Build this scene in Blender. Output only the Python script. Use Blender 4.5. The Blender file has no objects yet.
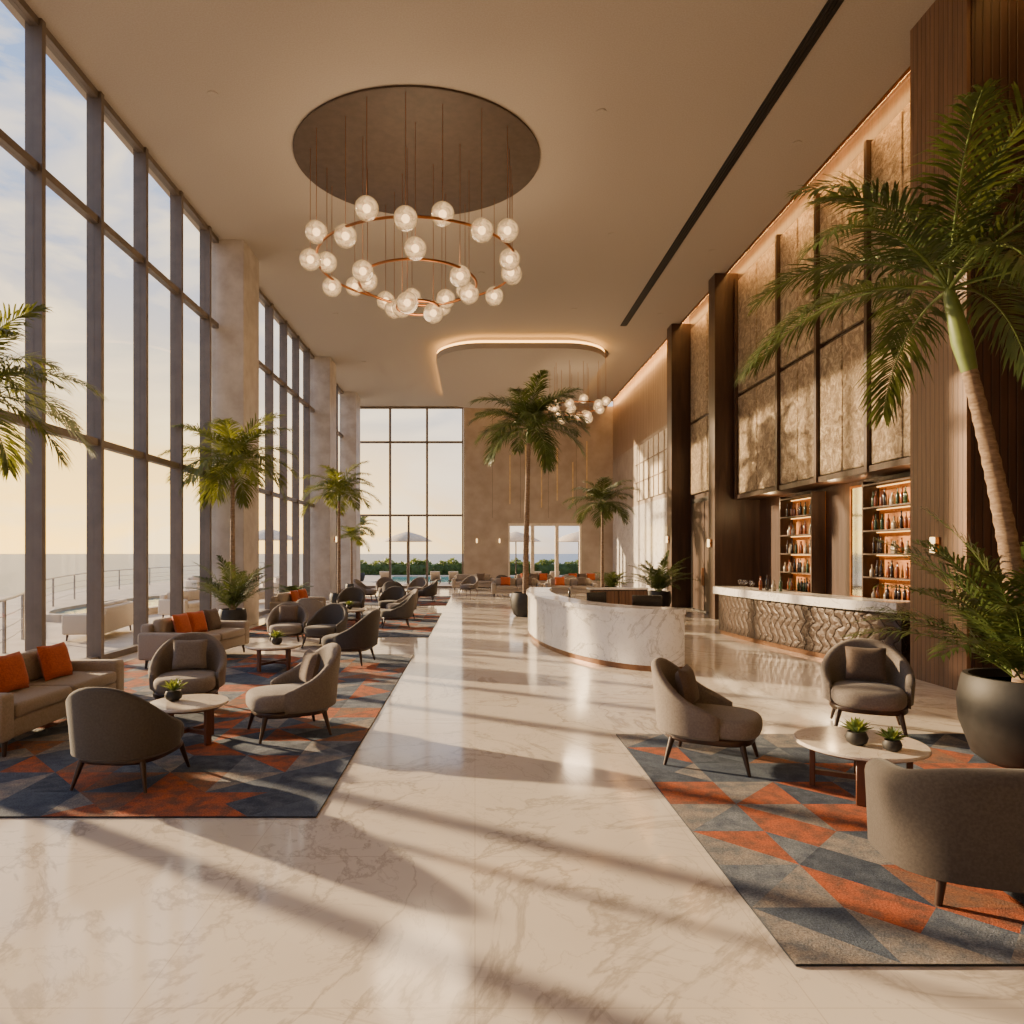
import bpy, bmesh, math, random
from math import sin, cos, pi, radians, sqrt
from mathutils import Vector, Matrix
random.seed(7)
SC=bpy.context.scene
COL=SC.collection

# ------------------------------------------------------------ materials
def lin(h):
    if not isinstance(h,str): return tuple(h)+((1,) if len(h)==3 else ())
    h=h.lstrip('#'); o=[]
    for i in (0,2,4):
        v=int(h[i:i+2],16)/255
        o.append(v/12.92 if v<=.04045 else ((v+.055)/1.055)**2.4)
    return tuple(o)+(1,)
class NT:
    def __init__(s,name):
        s.m=bpy.data.materials.new(name); s.m.use_nodes=True
        s.t=s.m.node_tree; s.t.nodes.clear()
        s.out=s.n('ShaderNodeOutputMaterial')
    def n(s,ty,**k):
        x=s.t.nodes.new(ty)
        for a,b in k.items(): setattr(x,a,b)
        return x
    def l(s,a,b): s.t.links.new(a,b)
    def coords(s,stretch=(1,1,1),rot=(0,0,0)):
        tc=s.n('ShaderNodeTexCoord'); mp=s.n('ShaderNodeMapping')
        mp.inputs['Scale'].default_value=stretch; mp.inputs['Rotation'].default_value=rot
        s.l(tc.outputs['Object'],mp.inputs['Vector']); return mp.outputs[0]
    def noise(s,v,scale,detail=4,dist=0,rough=.55):
        x=s.n('ShaderNodeTexNoise'); s.l(v,x.inputs['Vector'])
        x.inputs['Scale'].default_value=scale; x.inputs['Detail'].default_value=detail
        x.inputs['Distortion'].default_value=dist; x.inputs['Roughness'].default_value=rough
        return x.outputs['Fac']
    def ramp(s,f,stops):
        r=s.n('ShaderNodeValToRGB'); s.l(f,r.inputs[0]); e=r.color_ramp.elements
        while len(e)<len(stops): e.new(.5)
        for i,(p,c) in enumerate(stops): e[i].position=p; e[i].color=lin(c)
        return r.outputs[0]
    def mix(s,f,a,b,mode='MIX'):
        x=s.n('ShaderNodeMix',data_type='RGBA',blend_type=mode)
        for i,v in ((0,f),(6,a),(7,b)):
            if hasattr(v,'links'): s.l(v,x.inputs[i])
            elif i==0: x.inputs[0].default_value=v
            else: x.inputs[i].default_value=lin(v)
        return x.outputs[2]
    def math(s,op,a,b=0,clamp=False):
        x=s.n('ShaderNodeMath',operation=op); x.use_clamp=clamp
        for i,v in ((0,a),(1,b)):
            if hasattr(v,'links'): s.l(v,x.inputs[i])
            else: x.inputs[i].default_value=v
        return x.outputs[0]
    def princ(s,col,rough=.5,metal=0,bump=None,bs=.3,bd=.02,**k):
        p=s.n('ShaderNodeBsdfPrincipled')
        if hasattr(col,'links'): s.l(col,p.inputs['Base Color'])
        else: p.inputs['Base Color'].default_value=lin(col)
        if hasattr(rough,'links'): s.l(rough,p.inputs['Roughness'])
        else: p.inputs['Roughness'].default_value=rough
        p.inputs['Metallic'].default_value=metal
        for a,b in k.items(): p.inputs[a.replace('_',' ')].default_value=b
        if bump is not None:
            b=s.n('ShaderNodeBump'); b.inputs['Strength'].default_value=bs; b.inputs['Distance'].default_value=bd
            s.l(bump,b.inputs['Height']); s.l(b.outputs[0],p.inputs['Normal'])
        s.l(p.outputs[0],s.out.inputs[0]); return p
def M(name,c1,c2=None,rough=.5,metal=0,scale=6,stretch=(1,1,1),detail=5,bs=0,bd=.01,lo=.35,hi=.65,bscale=None,**k):
    t=NT(name); v=t.coords(stretch); f=t.noise(v,scale,detail)
    col=t.ramp(f,[(lo,c1),(hi,c2 or c1)])
    b=None
    if bs: b=t.noise(v,bscale or scale,3)
    t.princ(col,rough,metal,b,bs,bd,**k); return t.m
def marble(name,base,vein,scale=.6,rough=.15,dark=None,tiles=False,bl=.5):
    t=NT(name); v=t.coords((1,1,1),(.3,.2,.6))
    f=t.noise(v,scale,9,1.6,.6)
    a=t.ramp(f,[(.48,(0,0,0)),(.5,(1,1,1)),(.515,(0,0,0))])
    g=t.noise(v,scale*2.7,8,2.2,.6)
    b=t.ramp(g,[(.485,(0,0,0)),(.5,(.6,.6,.6)),(.512,(0,0,0))])
    w=t.noise(v,scale*.8,3)
    vv=t.math('MULTIPLY',t.math('ADD',a,b,True),t.math('MULTIPLY',w,bl*2,True))
    tone=t.ramp(t.noise(v,scale*1.5,5),[(.3,base),(.75,dark or base)])
    c=t.mix(vv,tone,vein)
    if tiles:
        br=t.n('ShaderNodeTexBrick'); t.l(t.coords(),br.inputs['Vector'])
        br.offset=0; br.inputs['Scale'].default_value=1; br.inputs['Mortar Size'].default_value=.003
        br.inputs['Brick Width'].default_value=1.5; br.inputs['Row Height'].default_value=1.5
        br.inputs['Color1'].default_value=(1,1,1,1); br.inputs['Color2'].default_value=(.98,.975,.97,1); br.inputs['Mortar'].default_value=(.8,.78,.76,1)
        c=t.mix(1.0,c,br.outputs[0],'MULTIPLY')
    r=t.ramp(t.noise(v,2.5,4),[(.3,(rough*.8,)*3),(.7,(rough*1.5,)*3)])
    t.princ(c,r); return t.m
def emit(name,c,s):
    t=NT(name); e=t.n('ShaderNodeEmission'); e.inputs[0].default_value=lin(c); e.inputs[1].default_value=s
    t.l(e.outputs[0],t.out.inputs[0]); return t.m
def glassmat(name,tint=(1,1,1),refl=.12,base=.01,rough=0):
    t=NT(name); tr=t.n('ShaderNodeBsdfTransparent'); tr.inputs[0].default_value=lin(tint)
    g=t.n('ShaderNodeBsdfGlossy'); g.inputs['Roughness'].default_value=rough
    lw=t.n('ShaderNodeLayerWeight'); lw.inputs[0].default_value=.2
    f=t.math('MULTIPLY_ADD',lw.outputs['Fresnel'],refl); f.node.inputs[2].default_value=base
    mx=t.n('ShaderNodeMixShader'); t.l(f,mx.inputs[0]); t.l(tr.outputs[0],mx.inputs[1]); t.l(g.outputs[0],mx.inputs[2])
    t.l(mx.outputs[0],t.out.inputs[0]); return t.m

m_floor=marble('floor_marble','#ded6cb','#978d82',.42,.085,'#cfc5b9',True,.5)
m_white=marble('white_marble','#ebe8e3','#8a8681',.9,.14,'#dad5ce',False,.6)
m_tabletop=marble('table_marble','#d8cdbf','#97866f',3,.15)
m_ceil=M('ceiling_plaster','#b0a69a','#a69c90',.85,scale=40,bs=.3,bd=.01)
m_stone=M('column_stone','#bbb2a7','#a4998d',.5,scale=2.2,detail=10,bs=.1,bscale=8)
m_backstone=M('travertine','#aa9c8d','#97897a',.6,scale=1.2,detail=9)
m_mull=M('bronze_frame','#73675c','#675c52',.45,metal=.2,scale=3)
m_darkmetal=M('dark_metal','#2b2622','#221d1a',.5,metal=.3)
m_railmetal=M('rail_metal','#a39b92','#8f877e',.4,metal=.6)
m_canopy=M('canopy_bronze','#57493f','#4c4037',.6,metal=.2)
m_pot=M('charcoal_pot','#262423','#1c1b1a',.6,scale=8,bs=.2)
m_gold=M('brushed_bronze','#a0683c','#8f5a32',.35,metal=.9)
m_palegold=M('pale_gold','#d9bd8e','#c7a873',.4,metal=.25)
m_toe=M('bronze_toe_kick','#8a6444','#775338',.4,metal=.5)
m_legwood=M('leg_walnut','#3b2417','#2a180f',.4,scale=8,stretch=(1,1,.2))
m_tleg=M('table_leg_wood','#6e4430','#5a3422',.4,scale=8,stretch=(1,1,.2))
def wood(name,a,b,slat=.0,axis='Y',rough=.42):
    t=NT(name); v=t.coords((3,3,.25)); f=t.noise(v,2.5,8,.6)
    c=t.ramp(f,[(.3,a),(.7,b)])
    bump=f
    if slat:
        tc=t.coords(); sep=t.n('ShaderNodeSeparateXYZ'); t.l(tc,sep.inputs[0])
        u=t.math('ADD',sep.outputs[0],sep.outputs[1])
        s=t.math('PINGPONG',u,slat/2)
        s2=t.math('MULTIPLY',s,2/slat)
        k=t.ramp(s2,[(.12,(.45,.45,.45)),(.25,(1,1,1))])
        c=t.mix(1.0,c,k,'MULTIPLY'); bump=k
    t.princ(c,rough,0,bump,.4,.02); return t.m
m_walnut=wood('dark_walnut','#312018','#493225')
m_walnut_slat=wood('walnut_slats','#37261c','#4e3629',.12)
m_wood_lit=wood('lit_walnut','#624734','#7d5c45',.10)  # lighter copy of the walnut, its lit look painted into the colour
m_slat_light=wood('light_slats','#86705b','#9d8570',.3)
t=NT('relief_panel'); v=t.coords((1,1,1))
h=t.math('ADD',t.noise(v,4.5,9,1.4,.68),t.math('MULTIPLY',t.noise(v,26,5,.3),.35))
t.princ(t.ramp(t.noise(v,5,9,1.2,.68),[(.36,'#8a7762'),(.5,'#b09c82'),(.62,'#dccbae')]),.28,.6,h,1.0,.12); m_relief=t.m
# carved scale-like bar front
t=NT('bar_front_relief'); v=t.coords(); sp=t.n('ShaderNodeSeparateXYZ'); t.l(v,sp.inputs[0])
nz=t.noise(v,3.0,3,.8)
pz=t.math('MULTIPLY',t.math('PINGPONG',sp.outputs[2],.225),.75)
def stripes(sign):
    u=t.math('ADD',t.math('ADD',sp.outputs[1],t.math('MULTIPLY',pz,sign)),t.math('MULTIPLY',nz,.28))
    return t.math('MULTIPLY',t.math('PINGPONG',u,.11),1/.11)
s_=t.math('MINIMUM',stripes(1),t.math('ADD',stripes(-1),.25))
k=t.ramp(s_,[(.0,(0,0,0)),(.18,(.7,.7,.7)),(1,(1,1,1))])
t.princ(t.mix(k,'#1d140f','#423024'),.42,.2,k,.8,.03); m_barfront=t.m
def fabric(name,a,b,sc=60):
    return M(name,a,b,.9,scale=sc,detail=3,bs=.35,bd=.004,bscale=220,Sheen_Weight=.12)
m_taupe=fabric('taupe_fabric','#797069','#6a625c')
m_taupe_in=fabric('taupe_seat_fabric','#837a73','#736b64')
m_char=fabric('charcoal_fabric','#4b4642','#403b38')
m_love=fabric('grey_brown_fabric','#443d39','#39332f')
m_cream=fabric('cream_fabric','#9d9185','#8f8478')
m_brownpil=fabric('brown_pillow_fabric','#645449','#55473d')
m_orange=fabric('orange_fabric','#bd5a26','#a0481c')
m_outdoor=fabric('outdoor_fabric','#cdbfab','#bfb09b')
def rugmat(name,a,b):
    t=NT(name); v=t.coords(); c=t.ramp(t.noise(v,8,12),[(.38,a),(.62,b)])
    sp=t.ramp(t.noise(v,75,3,0,.7),[(.35,(.55,.55,.56)),(.5,(1,1,1)),(.68,(1.5,1.45,1.4))])
    c=t.mix(1.0,c,sp,'MULTIPLY'); t.princ(c,.95,0,t.noise(v,120,3),.6,.01); return t.m
rugm=[rugmat('rug_'+n,a,b) for n,a,b in
  [('navy','#2a364b','#475263'),('slate','#4a5567','#6c7480'),('rust','#a8532c','#6e4638'),('sand','#8a827b','#62666e'),('steel','#4c596b','#39455a'),('brown','#66524a','#8f5a3d')]]
m_rugedge=M('rug_edge','#2c3038','#23262c',.95)
def leafmat(name,a,b,tr='#b9bd45',k=.35):
    t=NT(name); v=t.coords(); c=t.ramp(t.noise(v,3,3),[(.3,a),(.7,b)])
    p=t.princ(c,.4); tl=t.n('ShaderNodeBsdfTranslucent'); t.l(t.mix(.5,c,tr),tl.inputs[0])
    mx=t.n('ShaderNodeMixShader'); mx.inputs[0].default_value=k
    t.l(p.outputs[0],mx.inputs[1]); t.l(tl.outputs[0],mx.inputs[2]); t.l(mx.outputs[0],t.out.inputs[0]); return t.m
m_leaf=leafmat('palm_leaf','#43571f','#6f772d','#aeab3c',.35)
m_leaf2=leafmat('dark_palm_leaf','#2b3c1c','#4c5c2a','#7c8033',.22)
m_succ=leafmat('succulent_leaf','#334d2c','#55703e')
m_trunk=M('palm_trunk','#8d7761','#6a5544',.85,scale=10,stretch=(1,1,4),bs=.6,bd=.02)
m_shaft=M('crownshaft','#6c7d3c','#55682f',.5,scale=4)
m_soil=M('soil','#2b2119','#3a2d22',.95,scale=30,bs=.5)
m_glass=glassmat('window_glass',(.98,.985,.985),.08,.0)
t=NT('milky_globe_glass'); v=t.coords(); tr=t.n('ShaderNodeBsdfTransparent'); tr.inputs[0].default_value=(1,.93,.82,1)
e=t.n('ShaderNodeEmission'); e.inputs[0].default_value=(1,.60,.27,1)
lw=t.n('ShaderNodeLayerWeight'); lw.inputs[0].default_value=.4
core=t.ramp(lw.outputs['Facing'],[(.0,(1,1,1)),(.7,(.3,.3,.3))])
nf=t.ramp(t.noise(v,9,5,1.0),[(.38,(.45,.45,.45)),(.64,(1,1,1))]); t.l(t.math('MULTIPLY',t.math('MULTIPLY',nf,core),2.3),e.inputs[1])
g=t.n('ShaderNodeBsdfGlossy'); g.inputs['Roughness'].default_value=.05
m1=t.n('ShaderNodeMixShader'); m1.inputs[0].default_value=.7; t.l(tr.outputs[0],m1.inputs[1]); t.l(e.outputs[0],m1.inputs[2])
m2=t.n('ShaderNodeMixShader'); t.l(t.math('MULTIPLY',lw.outputs['Facing'],.25),m2.inputs[0]); t.l(m1.outputs[0],m2.inputs[1]); t.l(g.outputs[0],m2.inputs[2]); t.l(m2.outputs[0],t.out.inputs[0]); m_globe=t.m
m_bulb=emit('warm_bulb',(1,.62,.28),9)
m_led=emit('warm_led',(1,.48,.12),7)
m_cove=emit('cove_led',(1,.50,.15),26)
m_led_soft=emit('shelf_led',(1,.50,.14),3.6)
m_sconce=emit('sconce_glow',(1,.66,.30),4)
m_amberlit=M('amber_lit_panel','#b87428','#9c5a18',.5,scale=4)  # amber glow of the shelf lights painted into the panel colour
m_mirror=M('mirror_glass','#e2e6e6','#d5dada',.05,metal=1)
m_screen=M('screen_black','#0c0d10','#15171b',.2)
m_terrace=M('terrace_stone','#b8ab9a','#a69885',.6,scale=1.5,detail=8)
t=NT('sea_water'); v=t.coords((1,1,1)); t.princ('#3f5a70',.3,0,t.noise(v,.25,8),.4,1.2); m_sea=t.m
t=NT('pool_water'); v=t.coords(); t.princ('#4d94a0',.08,0,t.noise(v,1.2,4),.2,.2); m_pool=t.m
m_canvas=M('umbrella_canvas','#d8ccb9','#c8bba6',.8)
m_hedge=leafmat('hedge_leaf','#2f4a26','#57702f')
m_bott=[M('bottle_'+n,c,c,.12,Specular_IOR_Level=.8) for n,c in (('amber','#6e3410'),('green','#1f3a20'),('clear','#8f8370'),('dark','#1c0f0a'))]
m_blackslot=M('vent_black','#15110f','#1d1815',.7)

# ------------------------------------------------------------ mesh builder
class MB:
    def __init__(s): s.V=[];s.F=[];s.I=[]
    def add(s,V,F,mi=0,mx=None):
        o=len(s.V)
        s.V+= [tuple(mx@Vector(v)) for v in V] if mx else [tuple(v) for v in V]
        s.F+=[tuple(i+o for i in f) for f in F]; s.I+=[mi]*len(F); return s
    def bm(s,b,mi=0,mx=None):
        b.verts.index_update()
        s.add([v.co.copy() for v in b.verts],[[v.index for v in f.verts] for f in b.faces],mi,mx); b.free(); return s
    def box(s,x0,x1,y0,y1,z0,z1,mi=0,bev=0,seg=3,mx=None):
        b=bmesh.new(); bmesh.ops.create_cube(b,size=1)
        for v in b.verts: v.co=Vector(((x0+x1)/2+v.co.x*(x1-x0),(y0+y1)/2+v.co.y*(y1-y0),(z0+z1)/2+v.co.z*(z1-z0)))
        if bev: bmesh.ops.bevel(b,geom=b.edges[:],offset=bev,segments=seg,profile=.5,affect='EDGES')
        return s.bm(b,mi,mx)
    def tube(s,pts,rad,seg=8,mi=0,closed=False,mx=None):
        pts=[Vector(p) for p in pts]; n=len(pts)
        if not hasattr(rad,'__len__'): rad=[rad]*n
        V=[];F=[]
        up=Vector((0,0,1))
        for i,p in enumerate(pts):
            a=pts[(i-1)%n] if (closed or i>0) else p; b=pts[(i+1)%n] if (closed or i<n-1) else p
            T=(b-a).normalized(); ref=up if abs(T.z)<.95 else Vector((1,0,0))
            A=T.cross(ref).normalized(); B=A.cross(T)
            for k in range(seg):
                an=2*pi*k/seg; V.append(p+A*cos(an)*rad[i]+B*sin(an)*rad[i])
        for i in range(n if closed else n-1):
            j=(i+1)%n
            for k in range(seg):
                l=(k+1)%seg; F.append((i*seg+k,i*seg+l,j*seg+l,j*seg+k))
        if not closed:
            F.append(tuple(range(seg))[::-1]); F.append(tuple((n-1)*seg+k for k in range(seg)))
        return s.add(V,F,mi,mx)
    def lathe(s,prof,c=(0,0,0),seg=32,mi=0,mx=None,sx=1,sy=1):
        V=[];F=[];n=len(prof)
        for r,z in prof:
            for k in range(seg):
                a=2*pi*k/seg; V.append((c[0]+r*cos(a)*sx,c[1]+r*sin(a)*sy,c[2]+z))
        for i in range(n-1):
            for k in range(seg):
                l=(k+1)%seg; F.append((i*seg+k,i*seg+l,(i+1)*seg+l,(i+1)*seg+k))
        F.append(tuple(range(seg))[::-1]); F.append(tuple((n-1)*seg+k for k in range(seg)))
        return s.add(V,F,mi,mx)
    def sphere(s,c,r,mi=0,sub=3):
        b=bmesh.new(); bmesh.ops.create_icosphere(b,subdivisions=sub,radius=r,matrix=Matrix.Translation(c)); return s.bm(b,mi)
    def loops(s,L,mi=0,mx=None,caps=True,closeloop=True):
        V=[];F=[];n=len(L[0])
        for l in L: V+=l
        for i in range(len(L)-1):
            for k in range(n if closeloop else n-1):
                j=(k+1)%n; F.append((i*n+k,i*n+j,(i+1)*n+j,(i+1)*n+k))
        if caps: F.append(tuple(range(n))[::-1]); F.append(tuple((len(L)-1)*n+k for k in range(n)))
        return s.add(V,F,mi,mx)
    def strip(s,pts,t,z0,z1,mi=0,off=0):
        n=len(pts); A=[];B=[]
        for i,p in enumerate(pts):
            a=Vector(pts[max(i-1,0)]);b=Vector(pts[min(i+1,n-1)]); d=(b-a).normalized(); nn=Vector((-d.y,d.x))
            q=Vector(p)+nn*off; r=q+nn*t; A.append(q);B.append(r)
        L=[[(a.x,a.y,z0),(a.x,a.y,z1),(b.x,b.y,z1),(b.x,b.y,z0)] for a,b in zip(A,B)]
        return s.loops(L,mi)
    def plate(s,outline,z0,z1,mi=0):
        n=len(outline); V=[(x,y,z0) for x,y in outline]+[(x,y,z1) for x,y in outline]
        F=[tuple(range(n))[::-1],tuple(range(n,2*n))]+[(k,(k+1)%n,n+(k+1)%n,n+k) for k in range(n)]
        return s.add(V,F,mi)
def make(name,mb,mats,parent=None,loc=(0,0,0),rot=0,label=None,cat=None,kind=None,group=None,ang=40,flat=False):
    me=bpy.data.meshes.new(name); me.from_pydata(mb.V,[],mb.F)
    if not isinstance(mats,(list,tuple)): mats=[mats]
    for m in mats: me.materials.append(m)
    me.polygons.foreach_set('material_index',mb.I)
    me.update()
    if not flat:
        b=bmesh.new(); b.from_mesh(me); bmesh.ops.recalc_face_normals(b,faces=b.faces[:]); b.to_mesh(me); b.free()
    me.polygons.foreach_set('use_smooth',[True]*len(me.polygons)); me.set_sharp_from_angle(angle=radians(ang))
    o=bpy.data.objects.new(name,me); COL.objects.link(o)
    o.location=loc; o.rotation_euler=(0,0,rot)
    if parent: o.parent=parent
    tag(o,label,cat,kind,group); return o
def tag(o,label=None,cat=None,kind=None,group=None):
    if label: o['label']=label
    if cat: o['category']=cat
    if kind: o['kind']=kind
    if group: o['group']=group
def thing(name,label,cat,loc=(0,0,0),rot=0,group=None):
    e=bpy.data.objects.new(name,None); COL.objects.link(e); e.empty_display_size=.1
    e.location=loc; e.rotation_euler=(0,0,rot); tag(e,label,cat,None,group); return e
def dup(root,loc,rot=0,label=None,scale=None,group=None):
    def cp(o,par):
        n=o.copy(); COL.objects.link(n)
        if par: n.parent=par
        for ch in list(o.children): cp(ch,n)
        return n
    kids=list(root.children)
    n=root.copy(); COL.objects.link(n)
    for ch in kids: cp(ch,n)
    n.location=loc; n.rotation_euler[2]=rot
    if scale: n.scale=(scale,)*3 if not hasattr(scale,'__len__') else scale
    if label: n['label']=label
    if group: n['group']=group
    return n

ZC=10.4; XL=-6.92; XR=7.9; YB=39.1; YF=-4
RUGS=[(-6.4,-1.2,5.15,13.4),(-5.9,-1.1,16.2,22.6),(-5.7,-1.1,26,31.5),(1.55,6.2,3.3,7.5)]
def zf(x,y,m=.5):
    for a,b,c,d in RUGS:
        if a-m<x<b+m and c-m<y<d+m: return .0145
    return 0
# ------------------------------------------------------------ shell
mb=MB().box(XL-.2,9.2,YF-.2,YB+.4,-.2,0); make('floor',mb,m_floor,label='polished cream veined marble floor',cat='floor',kind='structure')
mb=MB().box(XL-.3,7.55,YF-.2,YB+.4,ZC,ZC+.35); mb.box(7.55,9.2,YF-.2,YB+.4,ZC+.36,ZC+.6); make('ceiling',mb,m_ceil,label='high taupe plaster ceiling',cat='ceiling',kind='structure')
mb=MB().box(7.5,7.55,YF,YB,ZC-.04,ZC+.05); make('trim_1',mb,m_gold,label='bronze cove edge along ceiling',cat='trim',kind='structure')
mb=MB().box(7.60,7.66,YF,YB,ZC+.08,ZC+.2); make('trim_2',mb,m_cove,label='warm LED cove light strip in ceiling slot',cat='light strip',kind='structure')
mb=MB().box(XL-.3,9.2,YF-.3,YF,0,ZC+.4); make('wall_front',mb,m_backstone,label='plain stone wall',cat='wall',kind='structure')
mb=MB()
mb.box(XR,9.1,YF,11.0,0,ZC+.36,0)
mb.box(XR,9.1,11.0,20.5,3.6,ZC+.36,0)
mb.box(8.55,9.1,11.0,20.5,0,3.6,0)
mb.box(XR,9.1,20.5,25.2,0,ZC+.36,0)
mb.box(XR,9.1,25.2,YB,0,4.3,1); mb.box(XR,9.1,25.2,YB,4.3,7.3,2); mb.box(XR,9.1,25.2,YB,7.3,ZC+.36,3)
make('wall_right',mb,[m_walnut,m_white,m_backstone,m_slat_light],label='walnut and marble feature wall',cat='wall',kind='structure')
ys=[11.4,13.5,15.5,17.5,20.3]; n=3
for i in range(4):
    mb=MB()
    for (z0,z1) in ((3.75,6.62),(6.72,10.1)):
        w=ys[i+1]-ys[i]; k=2
        for j in range(k):
            a=ys[i]+.08+j*(w-.08)/k; b=a+(w-.08)/k-.05
            mb.box(XR-.1,XR-.01,a,b,z0,z1,0,.015,1)
    make(f'trim_{n}',mb,m_relief,label='hammered relief stone wall panels',cat='wall panel',kind='structure'); n+=1
mb=MB()
for y in ys: mb.box(XR-.18,XR-.003,y-.04,y+.06,3.6,10.15,0)
mb.box(XR-.14,XR-.003,11.1,20.4,3.6,3.72)
make(f'trim_{n}',mb,m_walnut,label='dark walnut dividers between relief panels',cat='trim',kind='structure'); n+=1
mb=MB()
for (a,b) in ((21.3,22.9),(23.0,24.7)):
    for (z0,z1) in ((4.1,6.62),(6.72,10.1)): mb.box(XR-.1,XR-.01,a,b,z0,z1,0,.015,1)
make(f'trim_{n}',mb,m_relief,label='hammered relief stone wall panels',cat='wall panel',kind='structure'); n+=1
mb=MB()
for i in range(4):
    a=26.6+i*1.7
    mb.box(XR-.08,XR-.01,a,a+1.5,4.5,7.1,0)
    mb.box(XR-.11,XR-.08,a+.74,a+.78,4.5,7.1,1)
    for j in range(1,3): mb.box(XR-.11,XR-.08,a,a+1.5,4.5+j*.87-.02,4.5+j*.87+.02,1)
make(f'trim_{n}',mb,[m_canvas,m_slat_light],label='pale gridded screen panels on upper wall',cat='wall panel',kind='structure'); n+=1
def colr(y0,y1,x0,mats,label):
    global n
    mb=MB().box(x0,XR,y0,y1,0,ZC); make(f'trim_{n}',mb,mats,label=label,cat='column',kind='structure'); n+=1
colr(20.5,21.05,7.2,m_walnut,'dark walnut clad column'); colr(25.0,25.6,7.2,m_walnut,'dark walnut clad column')
mb=MB().box(7.0,7.06,9.72,10.98,0,ZC,1).box(7.06,XR,9.7,11.0,0,ZC,0); make(f'trim_{n}',mb,[m_walnut_slat,m_wood_lit],label='large slatted walnut clad column beside bar',cat='column',kind='structure'); n+=1  # room-side face painted lighter, as if lit; other faces stay dark
y=21.6
mb=MB().box(XR-.12,XR-.01,y,y+2.9,0,3.9,0).box(XR-.16,XR-.1,y+.15,y+1.42,.05,3.75,1,.01,1).box(XR-.16,XR-.1,y+1.48,y+2.75,.05,3.75,1,.01,1)
mb.box(XR-.22,XR-.19,y+1.36,y+1.39,.9,1.5,2).box(XR-.22,XR-.19,y+1.51,y+1.54,.9,1.5,2)
make('door_1',mb,[m_darkmetal,m_walnut,m_gold],label='tall dark walnut double door',cat='door',kind='structure')
mb=MB().box(XR-.03,XR-.005,25.7,YB-.05,0,.12); make('baseboard_right',mb,m_darkmetal,label='dark baseboard along marble wall',cat='baseboard',kind='structure')
for (y0,y1) in ((18.3,19.6),(29.2,30.5),(35.6,36.9)):
    mb=MB().box(XL-.15,-6.2,y0,y1,0,ZC,0,.01,1)
    make(f'trim_{n}',mb,m_stone,label='square pale stone column by the windows',cat='column',kind='structure'); n+=1
wn=1
def lwin(y0,y1):
    global wn
    mb=MB()
    w=.1
    mb.box(XL-.15,XL+.12,y0-w/2,y0+w/2,0,ZC,0)
    for z,h in ((.0,.12),(3.95,.13),(8.0,.13),(ZC-.12,.12)): mb.box(XL-.08,XL+.07,y0+w/2,y1-w/2,z,z+h,0)
    for a,b in ((.12,3.95),(4.08,8.0),(8.13,ZC-.12)): mb.box(XL-.01,XL+.0,y0+w/2,y1-w/2,a,b,1)
    make(f'window_{wn}',mb,[m_mull,m_glass],label='tall bronze framed glass window bay',cat='window',kind='structure'); wn+=1
yl=[10.77+1.7*k for k in range(-8,5)]
for a,b in zip(yl[:-1],yl[1:]): lwin(a,b)
lwin(17.57,18.3)
for a,b in ((19.65,21.3),(21.3,23),(23,24.7),(24.7,26.4),(26.4,28.1),(28.1,29.2),(30.55,32.2),(32.2,33.9),(33.9,35.6),(36.95,39.1)): lwin(a,b)
mb=MB().box(XL-.2,XL+.1,YF,yl[0]-.05,0,ZC); make('wall_left',mb,m_stone,label='pale stone wall',cat='wall',kind='structure')
mb=MB()
mb.box(-.65,XR,YB,YB+.35,3.7,ZC); mb.box(-.65,1.9,YB,YB+.35,0,3.7); mb.box(6.1,9.1,YB,YB+.35,0,3.7); mb.box(-6.92,-6.75,YB,YB+.35,0,ZC)
make('wall_back',mb,m_backstone,label='taupe stone feature wall',cat='wall',kind='structure')
bx=[-6.7,-4.87,-2.75,-.69]
for i in range(3):
    mb=MB(); a,b=bx[i],bx[i+1]
    mb.box(a-.06,a+.06,YB,YB+.2,0,ZC)
    if i==2: mb.box(b-.06,b+.03,YB,YB+.2,0,ZC)
    for z in (0,4.1,8.3,ZC-.12): mb.box(a+.06,b-.06,YB+.03,YB+.17,z,z+.12)
    for z0,z1 in ((.12,4.1),(4.22,8.3),(8.42,ZC-.12)): mb.box(a+.06,b-.06,YB+.09,YB+.1,z0,z1,1)
    if i==1:
        mb.box((a+b)/2-.06,(a+b)/2+.06,YB,YB+.18,.1,4.1)
    make(f'window_{wn}',mb,[m_mull,m_glass],label='tall framed glass window to the pool terrace',cat='window',kind='structure'); wn+=1
xs=[1.9,3.3,4.7,6.1]
for i in range(3):
    mb=MB(); a,b=xs[i],xs[i+1]
    mb.box(a,a+.1,YB,YB+.25,0,3.7).box(b-.1,b,YB,YB+.25,0,3.7).box(a+.1,b-.1,YB,YB+.25,3.55,3.7).box(a+.1,b-.1,YB,YB+.25,0,.15)
    mb.box(a+.1,b-.1,YB+.1,YB+.11,.15,3.55,1)
    make(f'window_{wn}',mb,[m_canvas,m_glass],label='pale framed low window to terrace',cat='window',kind='structure'); wn+=1
mb=MB()
for x,z0,z1 in ((2.0,4.8,7.6),(2.9,5.2,8.2),(3.8,4.6,7.4),(4.7,5.0,8.0),(5.6,4.8,7.2),(6.4,5.2,8.4)): mb.box(x-.03,x+.03,YB-.05,YB-.001,z0,z1)
make(f'trim_{n}',mb,m_palegold,label='slim vertical pale gold inlays on stone wall',cat='trim',kind='structure'); n+=1
mb=MB()
for x in (1.0,2.6,4.2,5.8): mb.box(x-.01,x+.01,YB-.012,YB-.001,4,ZC)
make(f'trim_{n}',mb,m_mull,label='fine joints between tall stone wall slabs',cat='trim',kind='structure'); n+=1
mb=MB().box(-.6,1.85,YB-.03,YB-.002,0,.12).box(6.15,XR-.05,YB-.03,YB-.002,0,.12); make('baseboard_back',mb,m_darkmetal,label='dark baseboard',cat='baseboard',kind='structure')
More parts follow.
